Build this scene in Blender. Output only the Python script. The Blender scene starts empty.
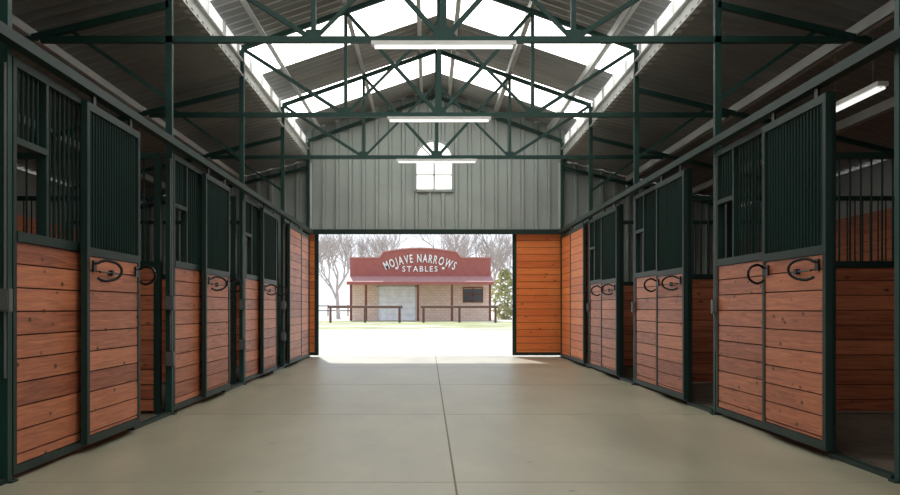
import bpy, math, random
from mathutils import Vector, Matrix
random.seed(4)
scene=bpy.context.scene
# ------------------------------------------------------------ materials
def newmat(name):
    m=bpy.data.materials.new(name); m.use_nodes=True
    nt=m.node_tree; b=nt.nodes['Principled BSDF']; return m,nt,b
def plain(name,col,rough=0.5,metal=0.0,var=0.12,scale=3.0,emit=0,spec=0.5):
    m,nt,b=newmat(name)
    geo=nt.nodes.new('ShaderNodeNewGeometry'); n=nt.nodes.new('ShaderNodeTexNoise')
    n.inputs['Scale'].default_value=scale; n.inputs['Detail'].default_value=4
    nt.links.new(geo.outputs['Position'],n.inputs['Vector'])
    r=nt.nodes.new('ShaderNodeValToRGB')
    r.color_ramp.elements[0].position=0.3; r.color_ramp.elements[1].position=0.7
    r.color_ramp.elements[0].color=[c*(1-var) for c in col]+[1]
    r.color_ramp.elements[1].color=[min(1,c*(1+var)) for c in col]+[1]
    nt.links.new(n.outputs['Fac'],r.inputs['Fac']); nt.links.new(r.outputs['Color'],b.inputs['Base Color'])
    b.inputs['Roughness'].default_value=rough; b.inputs['Metallic'].default_value=metal; b.inputs['Specular IOR Level'].default_value=spec
    if emit:
        b.inputs['Emission Color'].default_value=(1,0.98,0.94,1); b.inputs['Emission Strength'].default_value=emit
    return m
def math_node(nt,op,a,bv=None):
    n=nt.nodes.new('ShaderNodeMath'); n.operation=op
    if hasattr(a,'links'): nt.links.new(a,n.inputs[0])
    else: n.inputs[0].default_value=a
    if bv is not None:
        if hasattr(bv,'links'): nt.links.new(bv,n.inputs[1])
        else: n.inputs[1].default_value=bv
    return n.outputs[0]
BH=0.14
def wood(name,c1,c2,knot,rough=0.5):
    m,nt,b=newmat(name)
    geo=nt.nodes.new('ShaderNodeNewGeometry'); sep=nt.nodes.new('ShaderNodeSeparateXYZ')
    nt.links.new(geo.outputs['Position'],sep.inputs[0])
    zi=math_node(nt,'FLOOR',math_node(nt,'DIVIDE',sep.outputs['Z'],BH))
    oi=nt.nodes.new('ShaderNodeObjectInfo')
    key=math_node(nt,'ADD',zi,math_node(nt,'MULTIPLY',oi.outputs['Random'],173.31))
    wn=nt.nodes.new('ShaderNodeTexWhiteNoise'); wn.noise_dimensions='1D'; nt.links.new(key,wn.inputs['W'])
    mp=nt.nodes.new('ShaderNodeMapping'); mp.inputs['Scale'].default_value=(1.0,1.0,20)
    nt.links.new(geo.outputs['Position'],mp.inputs['Vector'])
    off=nt.nodes.new('ShaderNodeCombineXYZ'); nt.links.new(math_node(nt,'MULTIPLY',wn.outputs['Value'],9.0),off.inputs[0])
    nt.links.new(off.outputs[0],mp.inputs['Location'])
    gr=nt.nodes.new('ShaderNodeTexNoise'); gr.inputs['Scale'].default_value=2.2; gr.inputs['Detail'].default_value=6; gr.inputs['Distortion'].default_value=1.0
    nt.links.new(mp.outputs[0],gr.inputs['Vector'])
    st=nt.nodes.new('ShaderNodeTexNoise'); st.inputs['Scale'].default_value=1.6; st.inputs['Detail'].default_value=3
    nt.links.new(geo.outputs['Position'],st.inputs['Vector'])
    f=math_node(nt,'ADD',math_node(nt,'MULTIPLY',wn.outputs['Value'],0.26),math_node(nt,'MULTIPLY',gr.outputs['Fac'],0.75))
    f=math_node(nt,'ADD',f,math_node(nt,'MULTIPLY',st.outputs['Fac'],0.22))
    r=nt.nodes.new('ShaderNodeValToRGB'); r.color_ramp.elements[0].position=0.38; r.color_ramp.elements[1].position=0.84
    r.color_ramp.elements[0].color=(*c1,1); r.color_ramp.elements[1].color=(*c2,1)
    nt.links.new(f,r.inputs['Fac'])
    mp2=nt.nodes.new('ShaderNodeMapping'); mp2.inputs['Scale'].default_value=(3,3,6)
    nt.links.new(geo.outputs['Position'],mp2.inputs['Vector'])
    v=nt.nodes.new('ShaderNodeTexVoronoi'); v.inputs['Scale'].default_value=1.3; nt.links.new(mp2.outputs[0],v.inputs['Vector'])
    kr=nt.nodes.new('ShaderNodeValToRGB'); kr.color_ramp.elements[0].position=0.05; kr.color_ramp.elements[1].position=0.15
    kr.color_ramp.elements[0].color=(1,1,1,1); kr.color_ramp.elements[1].color=(0,0,0,1)
    nt.links.new(v.outputs['Distance'],kr.inputs['Fac'])
    mx=nt.nodes.new('ShaderNodeMix'); mx.data_type='RGBA'
    nt.links.new(kr.outputs['Color'],mx.inputs['Factor']); nt.links.new(r.outputs['Color'],mx.inputs['A']); mx.inputs['B'].default_value=(*knot,1)
    nt.links.new(mx.outputs['Result'],b.inputs['Base Color'])
    bp=nt.nodes.new('ShaderNodeBump'); bp.inputs['Strength'].default_value=0.25; bp.inputs['Distance'].default_value=0.01
    nt.links.new(gr.outputs['Fac'],bp.inputs['Height']); nt.links.new(bp.outputs[0],b.inputs['Normal'])
    b.inputs['Roughness'].default_value=rough
    return m
WOOD=wood('stained_redwood',(0.22,0.055,0.025),(0.60,0.205,0.095),(0.05,0.014,0.008))
LITWOOD=wood('lit_orange_wood',(0.58,0.13,0.025),(0.82,0.25,0.055),(0.30,0.06,0.012))  # brighter copy of the stained wood, its lit look put into the colour
GROOVE=plain('board_groove',(0.05,0.014,0.008),0.8)
GREEN=plain('dark_green_paint',(0.008,0.026,0.021),0.5,spec=0.28)
GREEN2=plain('truss_green_paint',(0.010,0.045,0.036),0.5,spec=0.3)
BLACK=plain('black_iron',(0.012,0.012,0.012),0.4,0.6)
GALV=plain('galvanized_steel',(0.52,0.54,0.52),0.5,0.15,0.1,2)
ROOF=plain('corrugated_roof_metal',(0.27,0.28,0.28),0.42,0.35,0.15,1)
WALLM=plain('grey_steel_siding',(0.31,0.35,0.325),0.45,0.2,0.10,1.2)
SKYL=plain('glowing_skylight',(0.9,0.9,0.9),0.6,0,0.02,1,emit=3.6)  # opaque panel, its own glow stands in for daylight coming through
CLER=plain('clerestory_panel',(0.7,0.72,0.72),0.6,0,0.05,1,emit=0.8)  # weak glow added to the panel in place of daylight behind it
WINP=plain('window_glazing',(0.9,0.92,0.95),0.3,0,0.02,1,emit=1.0)  # pane emits light itself, standing in for bright sky outside
TUBE=plain('fluorescent_tube',(0.95,0.95,0.95),0.4,0,0.02,1,emit=0.9)
WHITE=plain('white_enamel',(0.6,0.6,0.58),0.4)
BOX=plain('grey_electrical',(0.13,0.135,0.135),0.5,0.3)
DIRT=plain('stall_dirt',(0.10,0.075,0.055),0.9,0,0.3,6)
# concrete
def concrete():
    m,nt,b=newmat('aisle_concrete')
    geo=nt.nodes.new('ShaderNodeNewGeometry')
    n1=nt.nodes.new('ShaderNodeTexNoise'); n1.inputs['Scale'].default_value=0.9; n1.inputs['Detail'].default_value=8; n1.inputs['Roughness'].default_value=0.65
    n2=nt.nodes.new('ShaderNodeTexNoise'); n2.inputs['Scale'].default_value=40; n2.inputs['Detail'].default_value=3
    mp=nt.nodes.new('ShaderNodeMapping'); mp.inputs['Scale'].default_value=(1.6,0.5,1)
    nt.links.new(geo.outputs['Position'],mp.inputs[0]); nt.links.new(mp.outputs[0],n1.inputs['Vector']); nt.links.new(geo.outputs['Position'],n2.inputs['Vector'])
    f=math_node(nt,'ADD',math_node(nt,'MULTIPLY',n1.outputs['Fac'],0.85),math_node(nt,'MULTIPLY',n2.outputs['Fac'],0.15))
    r=nt.nodes.new('ShaderNodeValToRGB'); r.color_ramp.elements[0].position=0.35; r.color_ramp.elements[1].position=0.65
    r.color_ramp.elements[0].color=(0.225,0.215,0.150,1); r.color_ramp.elements[1].color=(0.345,0.328,0.238,1)
    nt.links.new(f,r.inputs['Fac'])
    # dark spots
    v=nt.nodes.new('ShaderNodeTexVoronoi'); v.inputs['Scale'].default_value=1.7; nt.links.new(geo.outputs['Position'],v.inputs['Vector'])
    kr=nt.nodes.new('ShaderNodeValToRGB'); kr.color_ramp.elements[0].position=0.02; kr.color_ramp.elements[1].position=0.06
    kr.color_ramp.elements[0].color=(0.55,0.55,0.55,1); kr.color_ramp.elements[1].color=(1,1,1,1)
    nt.links.new(v.outputs['Distance'],kr.inputs['Fac'])
    mx=nt.nodes.new('ShaderNodeMix'); mx.data_type='RGBA'; mx.blend_type='MULTIPLY'; mx.inputs['Factor'].default_value=1
    nt.links.new(r.outputs['Color'],mx.inputs['A']); nt.links.new(kr.outputs['Color'],mx.inputs['B'])
    nt.links.new(mx.outputs['Result'],b.inputs['Base Color'])
    rr=nt.nodes.new('ShaderNodeMapRange'); rr.inputs['From Min'].default_value=0.2; rr.inputs['From Max'].default_value=0.8
    rr.inputs['To Min'].default_value=0.34; rr.inputs['To Max'].default_value=0.42
    nt.links.new(n1.outputs['Fac'],rr.inputs['Value']); nt.links.new(rr.outputs[0],b.inputs['Roughness'])
    return m
CONC=concrete()
JOINT=plain('joint_dark',(0.13,0.12,0.085),0.8)
JOINT2=plain('joint_faint',(0.23,0.215,0.15),0.6)
SAND=plain('pale_sand',(0.60,0.56,0.48),0.95,0,0.14,0.35)
GRASS=plain('dry_grass',(0.38,0.39,0.18),0.95,0,0.35,0.6)
SIGN=plain('brick_red_paint',(0.38,0.12,0.10),0.8,0,0.08,2)
FASC=plain('faded_red_metal',(0.52,0.25,0.22),0.7)
LETTER=plain('cream_lettering',(0.94,0.90,0.86),0.6)
POSTW=plain('red_brown_timber',(0.20,0.06,0.04),0.7)
RAILW=plain('rail_timber',(0.14,0.07,0.05),0.8)
GLASSD=plain('dark_glass',(0.05,0.06,0.07),0.1)
ROLL=plain('roll_up_door_white',(0.90,0.94,0.98),0.6)
BARK=plain('grey_bark',(0.46,0.41,0.38),0.9)
BUSH=plain('yellow_green_leaves',(0.46,0.46,0.24),0.9,0,0.3,2)
def block():
    m,nt,b=newmat('tan_block_wall')
    geo=nt.nodes.new('ShaderNodeNewGeometry'); sep=nt.nodes.new('ShaderNodeSeparateXYZ'); nt.links.new(geo.outputs['Position'],sep.inputs[0])
    c=nt.nodes.new('ShaderNodeCombineXYZ'); nt.links.new(sep.outputs['X'],c.inputs[0]); nt.links.new(sep.outputs['Z'],c.inputs[1])
    br=nt.nodes.new('ShaderNodeTexBrick'); br.inputs['Scale'].default_value=1.0
    br.inputs['Brick Width'].default_value=0.4; br.inputs['Row Height'].default_value=0.2; br.inputs['Mortar Size'].default_value=0.015
    br.inputs['Color1'].default_value=(0.76,0.57,0.46,1); br.inputs['Color2'].default_value=(0.86,0.68,0.57,1); br.inputs['Mortar'].default_value=(0.60,0.46,0.38,1)
    nt.links.new(c.outputs[0],br.inputs['Vector']); nt.links.new(br.outputs['Color'],b.inputs['Base Color']); b.inputs['Roughness'].default_value=0.9
    return m
BLOCK=block()
# ------------------------------------------------------------ mesh builder
class MB:
    def __init__(s): s.v=[]; s.f=[]; s.mi=[]; s.m=[]
    def _m(s,mat):
        if mat not in s.m: s.m.append(mat)
        return s.m.index(mat)
    def add(s,vs,fs,mat):
        o=len(s.v); k=s._m(mat); s.v+= [tuple(p) for p in vs]
        for f in fs: s.f.append([i+o for i in f]); s.mi.append(k)
    def box(s,x0,x1,y0,y1,z0,z1,mat):
        x0,x1=min(x0,x1),max(x0,x1); y0,y1=min(y0,y1),max(y0,y1)
        vs=[(x,y,z) for x in(x0,x1) for y in(y0,y1) for z in(z0,z1)]
        s.add(vs,[(0,1,3,2),(4,6,7,5),(0,4,5,1),(2,3,7,6),(0,2,6,4),(1,5,7,3)],mat)
    def bar(s,a,b,w,mat,n=4,w2=None,up=(0,0,1),h=None):
        a=Vector(a); b=Vector(b); d=(b-a).normalized()
        u=Vector(up)
        if abs(d.dot(u))>0.98: u=Vector((0,1,0))
        r=d.cross(u).normalized(); t=r.cross(d).normalized()
        w2=w if w2 is None else w2
        vs=[]
        if n==4:
            hh=h or w
            for p in(a,b):
                for sx,sy in((-1,-1),(1,-1),(1,1),(-1,1)): vs.append(p+r*sx*w/2+t*sy*hh/2)
        else:
            for p,ww in((a,w),(b,w2)):
                for i in range(n):
                    an=2*math.pi*i/n; vs.append(p+r*math.cos(an)*ww/2+t*math.sin(an)*ww/2)
        fs=[(i,(i+1)%n,n+(i+1)%n,n+i) for i in range(n)]+[tuple(range(n-1,-1,-1)),tuple(range(n,2*n))]
        s.add(vs,fs,mat)
    def path(s,pts,w,mat,n=8):
        for a,b in zip(pts[:-1],pts[1:]): s.bar(a,b,w,mat,n)
    def obj(s,name,parent=None,bevel=0):
        me=bpy.data.meshes.new(name)
        V=[Vector(p) for p in s.v]
        lo=Vector([min(p[i] for p in V) for i in range(3)]); hi=Vector([max(p[i] for p in V) for i in range(3)])
        c=(lo+hi)/2; c.z=lo.z
        if parent is not None: c=Vector((0,0,0))+parent.location
        me.from_pydata([tuple(p-c) for p in V],[],s.f)
        for m in s.m: me.materials.append(m)
        me.polygons.foreach_set('material_index',s.mi); me.update()
        o=bpy.data.objects.new(name,me); scene.collection.objects.link(o)
        if parent is None: o.location=c
        else: o.parent=parent
        return o
def empty(name,loc=(0,0,0)):
    e=bpy.data.objects.new(name,None); e.location=loc; scene.collection.objects.link(e); return e
# ------------------------------------------------------------ layout
C=0.145; PX=(-2.43,2.72); BAY=3.66
YS=[9.4+BAY*k for k in(-3,-2,-1,0,1,2)]   # trusses
YW=20.4; YF=YS[0]; XO=(-6.1,6.4)
EAVE=4.56; RIDGE=5.47; SR=3.98; SLOPE_S=0.25
def roof_z(x):
    d=abs(x-C)
    if d<=2.7: return RIDGE-(RIDGE-EAVE)*d/2.7
    return SR-SLOPE_S*(d-2.7)
# floor
b=MB(); b.box(-6.6,6.9,YF-0.6,20.95,-0.15,0,CONC); floor=b.obj('floor')
b=MB(); 
b.box(0.155-0.006,0.155+0.006,YF-0.6,20.94,0.0,0.0015,JOINT)
for y in [2.08+BAY*k for k in range(0,6)]:
    b.box(-2.3,2.6,y-0.0025,y+0.0025,0,0.001,JOINT2)
b.obj('floor_expansion_joint')
for Y in YS:
    y1=min(Y+BAY,YW)-0.05
    for i,(xa,xb) in enumerate(((-6.0,-2.55),(2.84,6.3))):
        b=MB(); b.box(xa,xb,Y+0.05,y1,0.0,0.012,DIRT); b.obj('stall_dirt_bedding')
# ground outside
b=MB(); b.box(-150,150,20.95,260,-0.3,-0.03,SAND); b.box(-150,150,-60,YF-0.6,-0.3,-0.03,SAND)
b.box(-150,-6.6,YF-0.6,20.95,-0.3,-0.03,SAND); b.box(6.9,150,YF-0.6,20.95,-0.3,-0.03,SAND); b.obj('ground')
b=MB(); rnd=random.Random(8)
for i in range(150):
    cx=rnd.uniform(-22,22); cy=rnd.uniform(48,77); rx=rnd.uniform(1.5,5); ry=rnd.uniform(0.6,2.2); n=14
    if cy<58 and rnd.random()<0.6: continue
    b.add([(cx+rx*math.cos(2*math.pi*k/n)*rnd.uniform(.7,1.1),cy+ry*math.sin(2*math.pi*k/n)*rnd.uniform(.7,1.1),-0.029+0.00005*i) for k in range(n)],[tuple(range(n))],GRASS)
b.obj('grass_patches')
# ------------------------------------------------------------ corrugated sheets
def sheetY(b,x0,z0,x1,z1,y0,y1,mat,per=0.24,amp=0.042):
    n=max(2,round((y1-y0)/per))*6; vs=[]; fs=[]
    prof=[0,0,0.5,1,1,0.5]
    for i in range(n+1):
        y=y0+(y1-y0)*i/n; d=prof[i%6]*amp
        vs+=[(x0,y,z0+d),(x1,y,z1+d)]
    for i in range(n): fs.append((2*i,2*i+1,2*i+3,2*i+2))
    b.add(vs,fs,mat)
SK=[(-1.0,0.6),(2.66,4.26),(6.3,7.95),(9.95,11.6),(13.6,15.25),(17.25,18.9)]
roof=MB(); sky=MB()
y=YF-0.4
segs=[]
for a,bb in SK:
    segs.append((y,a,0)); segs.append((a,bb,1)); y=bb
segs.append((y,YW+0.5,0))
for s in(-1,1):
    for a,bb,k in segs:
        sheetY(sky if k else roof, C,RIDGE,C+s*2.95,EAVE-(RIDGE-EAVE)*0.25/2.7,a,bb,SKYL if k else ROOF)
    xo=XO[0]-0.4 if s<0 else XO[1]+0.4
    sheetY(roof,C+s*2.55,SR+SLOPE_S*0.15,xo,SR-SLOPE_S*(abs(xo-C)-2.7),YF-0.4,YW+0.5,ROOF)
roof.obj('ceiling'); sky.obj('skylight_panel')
# clerestory
for s in(-1,1):
    b=MB(); x=C+s*2.66
    b.box(x-0.02,x+0.02,YF,YW-0.05,4.24,EAVE-0.06,CLER)
    b.box(x-s*0.03,x-s*0.07,YF,YW-0.05,4.02,4.23,GALV); b.box(x-s*0.07,x-s*0.11,YF,YW-0.05,4.02,4.04,GALV); b.box(x-s*0.07,x-s*0.11,YF,YW-0.05,4.21,4.23,GALV)
    y=YF
    while y<YW-0.1:
        b.box(x-s*0.02,x-s*0.05,y,y+0.05,4.23,EAVE-0.07,GALV); y+=0.915
    b.obj('clerestory_band')
# purlins
for s in(-1,1):
    for d,h in((0.28,0.12),(1.22,0.14),(2.3,0.12)):
        b=MB(); x=C+s*d; z=roof_z(x)-0.01
        b.box(x-0.03,x-0.024,YF-0.3,YW-0.1,z-h,z,GALV); b.box(x-0.03,x+0.035,YF-0.3,YW-0.1,z-h,z-h+0.008,GALV)
        b.obj('roof_purlin')
    for d in(3.9,5.1):
        b=MB(); x=C+s*d; z=roof_z(x)-0.01
        b.box(x-0.03,x-0.02,YF-0.3,YW-0.1,z-0.12,z,GALV); b.box(x-0.03,x+0.035,YF-0.3,YW-0.1,z-0.12,z-0.11,GALV)
        b.obj('roof_purlin')
# trusses + posts
for Y in YS+[YW-0.12]:
    last=Y>YW-1
    b=MB(); zb=3.52; zt=EAVE-0.17; zr=RIDGE-0.17; k=(zr-zt)/2.575
    if not last:
        b.bar((C-3.78,Y,zb),(C+3.78,Y,zb),0.06,GREEN2)
        for s in(-1,1):
            q=1.22; zq=zr-k*q
            b.bar((C+s*q,Y,zb),(C+s*q,Y,zq),0.045,GREEN2)
            b.bar((C+s*2.575,Y,zt),(C+s*q,Y,zb),0.045,GREEN2)
            b.bar((C+s*q,Y,zq),(C,Y,zb),0.045,GREEN2)
            b.bar((C+s*q,Y,zb),(C,Y,zr-0.55),0.035,GREEN2)
            b.box(C+s*q-0.07,C+s*q+0.07,Y-0.038,Y-0.03,zb-0.03,zb+0.09,GREEN2)
        b.bar((C,Y,zb),(C,Y,zr),0.06,GREEN2)
        b.box(C-0.09,C+0.09,Y-0.038,Y-0.03,zb-0.03,zb+0.10,GREEN2)
    for s in(-1,1):
        b.bar((C+s*2.575,Y,zt),(C,Y,zr),0.06,GREEN2)
        xo=(XO[0]+0.1) if s<0 else (XO[1]-0.1)
        b.bar((C+s*2.575,Y,SR-0.13),(xo,Y,roof_z(xo)-0.13),0.06,GREEN2)
        if not last:
            b.bar((C+s*2.575,Y,2.95),(C+s*3.55,Y,SR-0.34),0.035,GREEN2)
    b.obj('roof_truss')
    for s,x in((-1,PX[0]),(1,PX[1])):
        p=MB(); p.box(x-0.03,x+0.03,Y-0.03,Y+0.03,0.0,EAVE-0.2,GREEN2)
        p.box(x-0.06,x+0.06,Y-0.045,Y+0.045,0.0,0.012,GREEN)
        p.obj('support_post')
# conduits & boxes (on the camera-side face of the posts)
for Y in YS[2:]:
    for s,x in((-1,PX[0]),(1,PX[1])):
        if s>0 and Y<6: continue
        b=MB(); yy=Y-0.032; xx=x+(0.02 if s<0 else -0.03)
        b.path([(xx,yy-0.012,2.4),(xx,yy-0.012,0.6)],0.018,BOX)
        for z in(((0.98,0.46) if Y>6 else (0.98,)) if s<0 else (0.95,)):
            b.box(xx-0.04,xx+0.04,yy-0.05,yy,z,z+0.13,BOX); b.box(xx-0.032,xx+0.032,yy-0.06,yy-0.05,z+0.01,z+0.12,BOX)
        b.obj('electrical_conduit_box')
# ------------------------------------------------------------ stall fronts
def boards(b,x0,x1,y0,y1,z0,z1,mat,axis='y'):
    z=z0
    while z<z1-0.01:
        zz=min(z1,(math.floor(z/BH+1e-4)+1)*BH)
        b.box(x0,x1,y0,y1,z+0.0045,zz-0.0045,mat)
        z=zz
    if axis=='y': 
        m=(x0+x1)/2; b.box(m-0.005,m+0.005,y0,y1,z0,z1,GROOVE)
    else:
        m=(y0+y1)/2; b.box(x0,x1,m-0.005,m+0.005,z0,z1,GROOVE)
def frameY(b,xa,xb,y0,y1,z0,z1,t,mat):
    b.box(xa,xb,y0,y0+t,z0,z1,mat); b.box(xa,xb,y1-t,y1,z0,z1,mat)
    b.box(xa,xb,y0+t,y1-t,z0,z0+t,mat); b.box(xa,xb,y0+t,y1-t,z1-t,z1,mat)
def vbars(b,x,y0,y1,z0,z1,sp,d):
    n=max(1,round((y1-y0)/sp))
    for i in range(1,n):
        y=y0+(y1-y0)*i/n; b.bar((x,y,z0),(x,y,z1),d,GREEN,6)
def horseshoe(b,x,y,z,s,fy):
    # open U of round bar standing off the door
    pts=[]
    for i in range(15):
        a=math.radians(-138+276*i/14)
        r=1.0 if abs(a)<1.7 else 1.08
        pts.append((x+s*(0.095+0.080*math.cos(a)*r), y+fy*(0.02+0.05*math.cos(a)), z+0.068*math.sin(a)*r))
    b.path(pts,0.02,BLACK,8)
    b.bar((x,y-fy*0.01,z+0.045),(pts[-1][0],pts[-1][1],pts[-1][2]),0.014,BLACK,6)
    b.box(x,x+s*0.012,y-0.03,y+0.03,z-0.01,z+0.07,BLACK)
def door(side,y0,y1,zt=2.42,solid=False):
    s=-side # direction to aisle
    face=PX[0 if side<0 else 1]+s*0.10; back=face-s*0.045
    b=MB(); t=0.055
    frameY(b,back,face,y0,y1,0.06,zt,t,GREEN)
    if not solid:
        b.box(back,face,y0+t,y1-t,1.36,1.42,GREEN)
        boards(b,back+s*0.01,face-s*0.008,y0+t,y1-t,0.06+t,1.36,WOOD)
        vbars(b,(back+face)/2,y0+t,y1-t,1.42,zt-t,0.06,0.026)
        horseshoe(b,face,y0+0.13 ,1.26,s,1)
        horseshoe(b,face,y1-0.13,1.26,s,-1)
        b.bar((face+s*0.02,y0+0.2,1.255),(face+s*0.02,y0+0.62,1.255),0.016,BLACK,6)
        b.box(face,face+s*0.03,y0+0.45,y0+0.5,1.235,1.275,BLACK)
    else:
        boards(b,back+s*0.01,face-s*0.008,y0+t,y1-t,0.06+t,zt-t,LITWOOD if side>0 else WOOD)
    for yy in(y0+0.2,y1-0.2):
        b.box((back+face)/2-0.008,(back+face)/2+0.008,yy-0.03,yy+0.03,zt,zt+0.07,BLACK)
    b.obj('sliding_stall_door')
def front(side,y0,y1,open_at,solid=False):
    x=PX[0 if side<0 else 1]; b=MB(); t=0.05; xa,xb=x-0.03,x+0.03
    zt=2.46
    frameY(b,xa,xb,y0,y1,0.03,zt,t,GREEN)
    if solid:
        boards(b,x-0.02,x+0.02,y0+t,y1-t,0.08,zt-t,LITWOOD if side>0 else WOOD)
        ym=(y0+y1)/2; b.box(xa,xb,ym-0.03,ym+0.03,0.08,zt-t,GREEN)
    else:
        b.box(xa-0.005,xb+0.005,y0+t,y1-t,1.39,1.45,GREEN)
        boards(b,x-0.02,x+0.02,y0+t,y1-t,0.08,1.39,WOOD)
        if open_at=='near': ya,yb=y0+t,y0+0.5; yc,yd=y0+0.54,y1-t; ym=y0+0.5
        else: ya,yb=y1-0.5,y1-t; yc,yd=y0+t,y1-0.54; ym=y1-0.54
        b.box(xa,xb,ym,ym+0.04,1.45,zt-t,GREEN)
        vbars(b,x,yc,yd,1.45,zt-t,0.085,0.022)
        b.box(xa,xb,ya,yb,1.96,2.0,GREEN)
        vbars(b,x,ya,yb,2.0,zt-t,0.075,0.022)
    b.obj('stall_front_panel')
for side in(-1,1):
    for Y in YS:
        lastbay=Y>YS[-1]-0.1
        if lastbay:
            front(side,Y+0.05,Y+BAY-0.17,'near',solid=True)
            door(side,Y+0.15,Y+1.75,solid=True); 
            continue
        if side<0:
            front(side,Y+0.05,Y+2.42,'near'); door(side,Y+1.1,Y+2.36)
        else:
            front(side,Y+1.0,Y+3.6,'far'); door(side,Y+0.85,Y+2.1)
    x=PX[0 if side<0 else 1]; s=-side
    b=MB()
    b.box(x+s*0.037,x+s*0.11,YF,YW-0.2,2.495,2.56,GREEN)
    b.obj('sliding_door_track')
    b=MB()
    for Y in YS[:-1]:
        if side<0: b.box(x-0.03,x+0.03,Y+2.43,Y+3.6,0.0,0.03,GREEN)
        else: b.box(x-0.03,x+0.03,Y+0.07,Y+0.99,0.0,0.03,GREEN)
    b.obj('door_threshold')
    # partitions
    for Y in YS:
        b=MB(); xo=(XO[0]+0.06) if side<0 else (XO[1]-0.06)
        xi=x-s*0.08; lo,hi=min(xo,xi),max(xo,xi)
        b.box(lo,lo+0.06,Y-0.03,Y+0.03,0.0,2.46,GREEN); b.box(hi-0.06,hi,Y-0.03,Y+0.03,0.0,2.46,GREEN)
        b.box(lo+0.06,hi-0.06,Y-0.03,Y+0.03,1.38,1.44,GREEN); b.box(lo+0.06,hi-0.06,Y-0.03,Y+0.03,2.40,2.46,GREEN)
        boards(b,lo+0.06,hi-0.06,Y-0.02,Y+0.02,0.03,1.38,WOOD,'x')
        n=int((hi-lo-0.12)/0.1)
        for i in range(1,n):
            xx=lo+0.06+(hi-lo-0.12)*i/n; b.bar((xx,Y,1.44),(xx,Y,2.40),0.02,GREEN,6)
        b.obj('stall_partition')
    # outer wall
    xo=XO[0] if side<0 else XO[1]
    b=MB(); boards(b,xo-0.03,xo+0.03,YF,YW,0.0,2.38,WOOD)
    zt=roof_z(xo)-0.03
    b.box(xo-0.01,xo+0.01,YF,YW,2.38,zt,ROOF)
    b.obj('wall_left' if side<0 else 'wall_right')
# stall lights
for (x,y) in((4.05,8.9),(-4.0,12.4)):
    b=MB(); z=2.98
    b.box(x-0.05,x+0.05,y,y+1.25,z,z+0.04,WHITE)
    for dx in(-0.025,0.025): b.bar((x+dx,y+0.03,z-0.015),(x+dx,y+1.22,z-0.015),0.025,TUBE,8)
    for yy in(y+0.2,y+1.05): b.bar((x,yy,z+0.05),(x,yy,roof_z(x)),0.008,BOX,6)
    b.obj('fluorescent_light')
# aisle lights
for Y in YS[1:]:
    b=MB(); z=3.41; y=Y-0.12; hl=0.67
    b.box(C-hl,C+hl,y-0.05,y+0.05,z+0.025,z+0.06,WHITE)
    for dy in(-0.025,0.025): b.bar((C-hl+0.03,y+dy,z+0.012),(C+hl-0.03,y+dy,z+0.012),0.025,TUBE,8)
    for xx in(C-0.5,C+0.5): b.box(xx-0.01,xx+0.01,y-0.01,y+0.08,z+0.06,z+0.075,BOX)
    b.obj('fluorescent_light')
# ------------------------------------------------------------ end walls
def endwall(name,Y,window):
    b=MB(); vs=[]
    per=0.27; x=XO[0]-0.0
    xs=[]
    while x<XO[1]:
        xs+= [(x,0),(x+0.155,0),(x+0.17,1),(x+0.225,1),(x+0.24,0)]; x+=per
    xs=[p for p in xs if p[0]<XO[1]]+[(XO[1],0)]
    W0,W1,WZ0,WZS=C-0.40,C+0.36,3.39,4.03; wr=(W1-W0)/2; wc=(W0+W1)/2
    extra=[PX[0]-0.0,PX[1]+0.0]
    if window: extra+=[W0+ (W1-W0)*i/24 for i in range(25)]
    extra+=[C-2.7,C-2.699,C+2.7,C+2.701,C]
    def prof(x):
        for (a,pa),(c,pc) in zip(xs[:-1],xs[1:]):
            if a<=x<=c: return pa+(pc-pa)*((x-a)/max(1e-6,c-a))
        return 0
    allx=sorted(set([round(p[0],4) for p in xs]+[round(e,4) for e in extra]))
    def quad(xa,xb,za0,zb0,za1,zb1):
        ya=Y-0.045*prof(xa)+0.01; yb=Y-0.045*prof(xb)+0.01
        b.add([(xa,ya,za0),(xb,yb,zb0),(xb,yb,zb1),(xa,ya,za1)],[(0,1,2,3)],WALLM)
    for xa,xb in zip(allx[:-1],allx[1:]):
        m=(xa+xb)/2
        bot=2.56 if PX[0]<m<PX[1] else 0.0
        ta=roof_z(xa if abs(abs(xa-C)-2.7)>0.0015 else m)+0.0; tb=roof_z(xb if abs(abs(xb-C)-2.7)>0.0015 else m)
        if window and W0<m<W1:
            quad(xa,xb,bot,bot,WZ0,WZ0)
            f=lambda x: WZS+math.sqrt(max(0,wr*wr-(x-wc)**2))
            quad(xa,xb,f(xa),f(xb),ta,tb)
        else: quad(xa,xb,bot,bot,ta,tb)
    b.obj(name)
    if window:
        w=MB(); yb=Y-0.03
        pts=[(wc+wr*math.cos(math.pi*i/24),WZS+wr*math.sin(math.pi*i/24)) for i in range(25)]+[(W0,WZ0),(W1,WZ0)]
        w.add([(p[0],Y+0.02,p[1]) for p in pts],[tuple(range(len(pts)))],WINP)
        loop=pts+[pts[0]]
        for p,q in zip(loop[:-1],loop[1:]): w.bar((p[0],yb-0.02,p[1]),(q[0],yb-0.02,q[1]),0.05,WALLM)
        w.box(W0,W1,yb-0.03,yb,WZS-0.02,WZS+0.02,WALLM); w.box(wc-0.015,wc+0.015,yb-0.03,yb,WZ0,WZS+wr*0.98,WALLM)
        w.box(W0,W1,yb-0.03,yb,3.7,3.72,WALLM)
        for a in(45,135): w.bar((wc,yb-0.015,WZS),(wc+wr*math.cos(math.radians(a)),yb-0.015,WZS+wr*math.sin(math.radians(a))),0.025,WALLM)
        w.obj('window_1')
endwall('wall_back',YW,True)
endwall('wall_front',YF-0.15,False)
b=MB()
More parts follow.
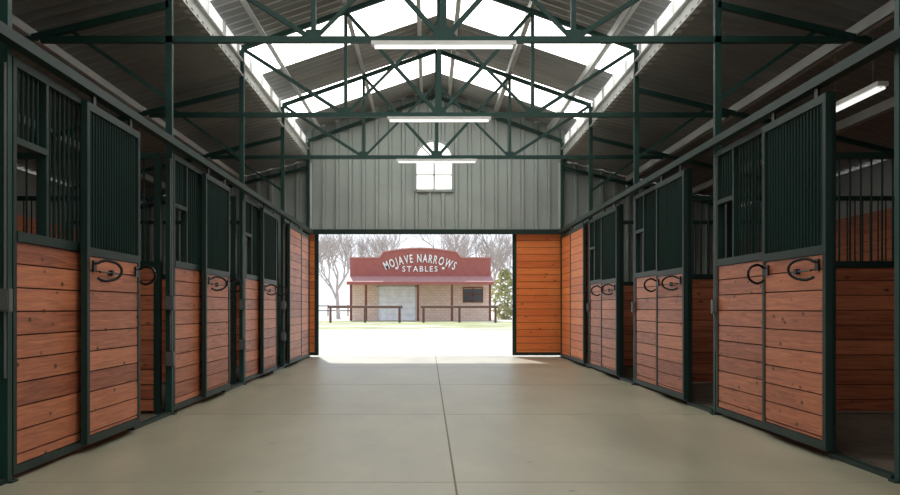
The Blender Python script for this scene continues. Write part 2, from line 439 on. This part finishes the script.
b.box(PX[0]-0.12,PX[1]+0.5,YW-0.07,YW-0.04,2.50,2.60,GREEN); b.obj('trim_1')
for i,x in enumerate((PX[0]+0.02,PX[1]-0.04)):
    b=MB(); b.box(x-0.03,x+0.05,YW-0.055,YW-0.04,2.63,3.95,GALV); b.obj('trim_%d'%(i+2))
# barn end sliding doors (outside the end wall)
def barndoor(x0,x1):
    b=MB(); y0,y1=YW+0.06,YW+0.12; t=0.08
    b.box(x0,x0+t,y0,y1,0.03,2.6,GREEN); b.box(x1-t,x1,y0,y1,0.03,2.6,GREEN)
    b.box(x0+t,x1-t,y0,y1,0.03,0.09,GREEN); b.box(x0+t,x1-t,y0,y1,2.52,2.6,GREEN)
    boards(b,x0+t,x1-t,y0+0.005,y1-0.01,0.09,2.52,LITWOOD,'x')
    b.obj('barn_sliding_door')
barndoor(1.73,4.3); barndoor(-4.8,-2.24)
b=MB(); b.box(-4.9,4.5,YW+0.05,YW+0.13,2.61,2.70,GREEN); b.obj('barn_door_track')
# ------------------------------------------------------------ outside: stable office
BX0,BX1,BY=-6.2,5.0,80.0
off=empty('stable_office_building',((BX0+BX1)/2,BY,0)); 
def part(b,name): return b.obj(name,parent=off)
def U(u,Y=BY): return (u-428)*Y/1000
def Vz(v,Y=BY): return 1+(308-v)*Y/1000
b=MB(); b.box(BX0,BX1,BY,BY+8,-0.03,3.3,BLOCK); part(b,'block_walls')
b=MB(); b.box(U(379),U(415),BY-0.08,BY,0.0,Vz(287),ROLL)
z=0.45
while z<Vz(287)-0.1: b.box(U(379),U(415),BY-0.09,BY-0.08,z,z+0.02,WHITE); z+=0.5
b.box(U(377.5),U(379),BY-0.12,BY,0,Vz(285.5),WHITE); b.box(U(415),U(416.5),BY-0.12,BY,0,Vz(285.5),WHITE); b.box(U(377.5),U(416.5),BY-0.12,BY,Vz(287),Vz(285.5),WHITE)
part(b,'roll_up_door')
b=MB(); b.box(U(464),U(482),BY-0.05,BY,Vz(302),Vz(289),GLASSD)
for u in(463,472.5,482): b.box(U(u),U(u+1),BY-0.09,BY-0.02,Vz(302.5),Vz(288),POSTW)
for v in(302.5,295,288): b.box(U(463),U(483),BY-0.09,BY-0.02,Vz(v),Vz(v)+0.08,POSTW)
part(b,'window_frame')
# parapet
pts=[(BX0,3.35),(BX1,3.35),(BX1,Vz(258)),(U(461),Vz(258)),(U(457),Vz(253))]
for i in range(9):
    t=i/8; pts.append((U(455)+(U(385)-U(455))*t, Vz(252)+0.28*math.sin(math.pi*t)))
pts+=[(U(383),Vz(253)),(U(380),Vz(258)),(BX0,Vz(258))]
n=len(pts); b=MB()
b.add([(x,BY-0.5,z) for x,z in pts]+[(x,BY-0.3,z) for x,z in pts],[tuple(range(n)),tuple(range(2*n-1,n-1,-1))]+[(i,n+i,n+(i+1)%n,(i+1)%n) for i in range(n)],SIGN)
for (xa,za),(xb,zb) in zip(pts[2:-1],pts[3:]): b.bar((xa,BY-0.52,za),(xb,BY-0.52,zb),0.10,FASC)
part(b,'sign_parapet')
b=MB()
b.add([(BX0-0.1,BY-2.6,3.05),(BX1+0.1,BY-2.6,3.05),(BX1+0.1,BY-0.4,3.55),(BX0-0.1,BY-0.4,3.55),(BX0-0.1,BY-2.6,2.85),(BX1+0.1,BY-2.6,2.85),(BX1+0.1,BY-0.0,3.2),(BX0-0.1,BY-0.0,3.2)],
 [(0,1,2,3),(7,6,5,4),(4,5,1,0),(0,3,7,4),(1,5,6,2)],FASC)
b.box(BX0-0.1,BX1+0.1,BY-2.65,BY-2.6,2.80,3.0,SIGN)
part(b,'canopy')
b=MB()
for u in(351,366,418,452,490): x=U(u,BY-2.4); b.box(x-0.09,x+0.09,BY-2.5,BY-2.32,0,2.85,POSTW)
part(b,'canopy_posts')
# lettering
def glyph(ch,size,off=0.018):
    cu=bpy.data.curves.new('t','FONT'); cu.body=ch; cu.size=size; cu.extrude=0.03; cu.offset=off*size; cu.resolution_u=3
    o=bpy.data.objects.new('t',cu); scene.collection.objects.link(o)
    bpy.context.view_layer.update()
    me=bpy.data.meshes.new_from_object(o.evaluated_get(bpy.context.evaluated_depsgraph_get()))
    vs=[v.co.copy() for v in me.vertices]; fs=[tuple(p.vertices) for p in me.polygons]
    bpy.data.objects.remove(o); bpy.data.meshes.remove(me)
    x0=min(v.x for v in vs); x1=max(v.x for v in vs)
    for v in vs: v.x-=(x0+x1)/2
    return vs,fs,x1-x0
lb=MB()
def line(txt,size,total,placer,gap=0.12):
    gl=[None if c==' ' else glyph(c,size) for c in txt]
    ws=[0.32*size if g is None else g[2] for g in gl]
    nat=sum(ws)+gap*size*(len(txt)-1); k=total/nat; pos=-nat/2
    for g,w in zip(gl,ws):
        c=(pos+w/2)*k; pos+=w+gap*size
        if g is None: continue
        x,z,a=placer(c)
        M=Matrix.Translation((x,BY-0.56,z))@Matrix.Rotation(a,4,'Y')@Matrix.Rotation(math.pi/2,4,'X')@Matrix.Diagonal((k,1,1,1))
        lb.add([M@v for v in g[0]],g[1],LETTER)
R=6.2; cx=U(420); zc=Vz(262.5)-R
line('MOJAVE NARROWS',0.92,5.6,lambda c:(cx+R*math.sin(c/R),zc+R*math.cos(c/R),c/R),0.14)
line('STABLES',0.62,2.8,lambda c:(cx+c,Vz(271.8),0),0.22)
for dx in(-1.85,1.85): lb.box(cx+dx-0.1,cx+dx+0.1,BY-0.58,BY-0.5,Vz(271.5)+0.15,Vz(271.5)+0.33,LETTER)
part(lb,'sign_lettering')
# hitching rails
for ua,ub in((329,401),(422,497)):
    Y=70; b=MB(); xa,xb=U(ua,Y),U(ub,Y)
    b.bar((xa-0.1,Y,1.08),(xb+0.1,Y,1.08),0.17,RAILW,8)
    for t in(0.02,0.5,0.98):
        x=xa+(xb-xa)*t; b.bar((x,Y,-0.03),(x,Y,1.05),0.17,RAILW,8)
    b.obj('hitching_rail')
# trees
def tree(x,y,h,seed):
    rnd=random.Random(seed); b=MB()
    def grow(p,d,L,w,lev):
        q=p+d*L; b.bar(p,q,w,BARK,5,w*0.68)
        if lev==0: return
        for i in range(3):
            ax=Vector((rnd.uniform(-1,1),rnd.uniform(-1,1),rnd.uniform(-0.3,0.6))).normalized()
            nd=(d+ax*rnd.uniform(0.45,0.85)+Vector((0,0,0.12))).normalized()
            grow(q if i<2 else p+d*L*0.6,nd,L*rnd.uniform(0.62,0.85),w*0.62,lev-1)
    grow(Vector((x,y,-0.05)),Vector((rnd.uniform(-.1,.1),0,1)).normalized(),h*0.26,h*0.04,6)
    b.obj('bare_tree')
for i,(x,y,h) in enumerate(((-8.5,95,10.5),(-4.0,104,11),(1.0,98,10),(5.5,102,11.5),(8.8,96,10),(-13,110,12),(13,112,11),(-6.5,115,12),(3,118,13))): tree(x,y,h,i+3)
def bush(x,y,r,h,seed):
    rnd=random.Random(seed); b=MB()
    for i in range(420):
        a=rnd.uniform(0,6.28); u=rnd.random()**0.5; zz=rnd.random()
        rr=r*u*math.sin(math.pi*(0.15+0.8*zz)); p=Vector((x+rr*math.cos(a),y+rr*math.sin(a),zz*h))
        d=Vector((rnd.uniform(-1,1),rnd.uniform(-1,1),rnd.uniform(-1,1))).normalized()*0.28; e=d.cross(Vector((rnd.random(),rnd.random(),1))).normalized()*0.16
        b.add([p-d,p+e,p+d,p-e],[(0,1,2,3)],BUSH)
    b.bar((x,y,-0.05),(x,y,h*0.7),0.15,BARK,6,0.05)
    b.obj('leafy_shrub')
bush(6.9,90,1.4,4.4,1); bush(9.8,90,1.2,2.6,2)
# far ranch fence
b=MB()
for i in range(25):
    x=-30+i*2.5; b.bar((x,125,-0.03),(x,125,1.4),0.14,RAILW,6)
for z in(0.6,1.2): b.box(-30,30,124.97,125.03,z,z+0.12,RAILW)
b.obj('ranch_fence')
# ------------------------------------------------------------ lights / world / camera
w=bpy.data.worlds.new('World'); scene.world=w; w.use_nodes=True; nt=w.node_tree
bg=nt.nodes['Background']
tc=nt.nodes.new('ShaderNodeTexCoord'); sp=nt.nodes.new('ShaderNodeSeparateXYZ'); nt.links.new(tc.outputs['Generated'],sp.inputs[0])
rp=nt.nodes.new('ShaderNodeValToRGB'); rp.color_ramp.elements[0].color=(0.93,0.96,1,1); rp.color_ramp.elements[1].color=(0.55,0.72,1,1); rp.color_ramp.elements[1].position=0.8
nt.links.new(sp.outputs['Z'],rp.inputs['Fac']); nt.links.new(rp.outputs['Color'],bg.inputs['Color']); bg.inputs['Strength'].default_value=1.25
sl=bpy.data.lights.new('sun','SUN'); sl.energy=5.2; sl.angle=0.01; sl.color=(1,0.96,0.90)
so=bpy.data.objects.new('sun',sl); scene.collection.objects.link(so)
so.rotation_euler=Vector((0.18,-0.95,-1.0)).to_track_quat('-Z','Y').to_euler(); so.location=(-20,40,40)
cam=bpy.data.cameras.new('camera'); co=bpy.data.objects.new('camera',cam); scene.collection.objects.link(co)
co.location=(0,0,1.0); co.rotation_euler=(math.pi/2,0,0)
cam.sensor_width=36; cam.lens=40; cam.shift_x=22/900; cam.shift_y=60.5/900; cam.clip_end=500
scene.camera=co
scene.view_settings.view_transform='Standard'
scene.view_settings.exposure=0.0
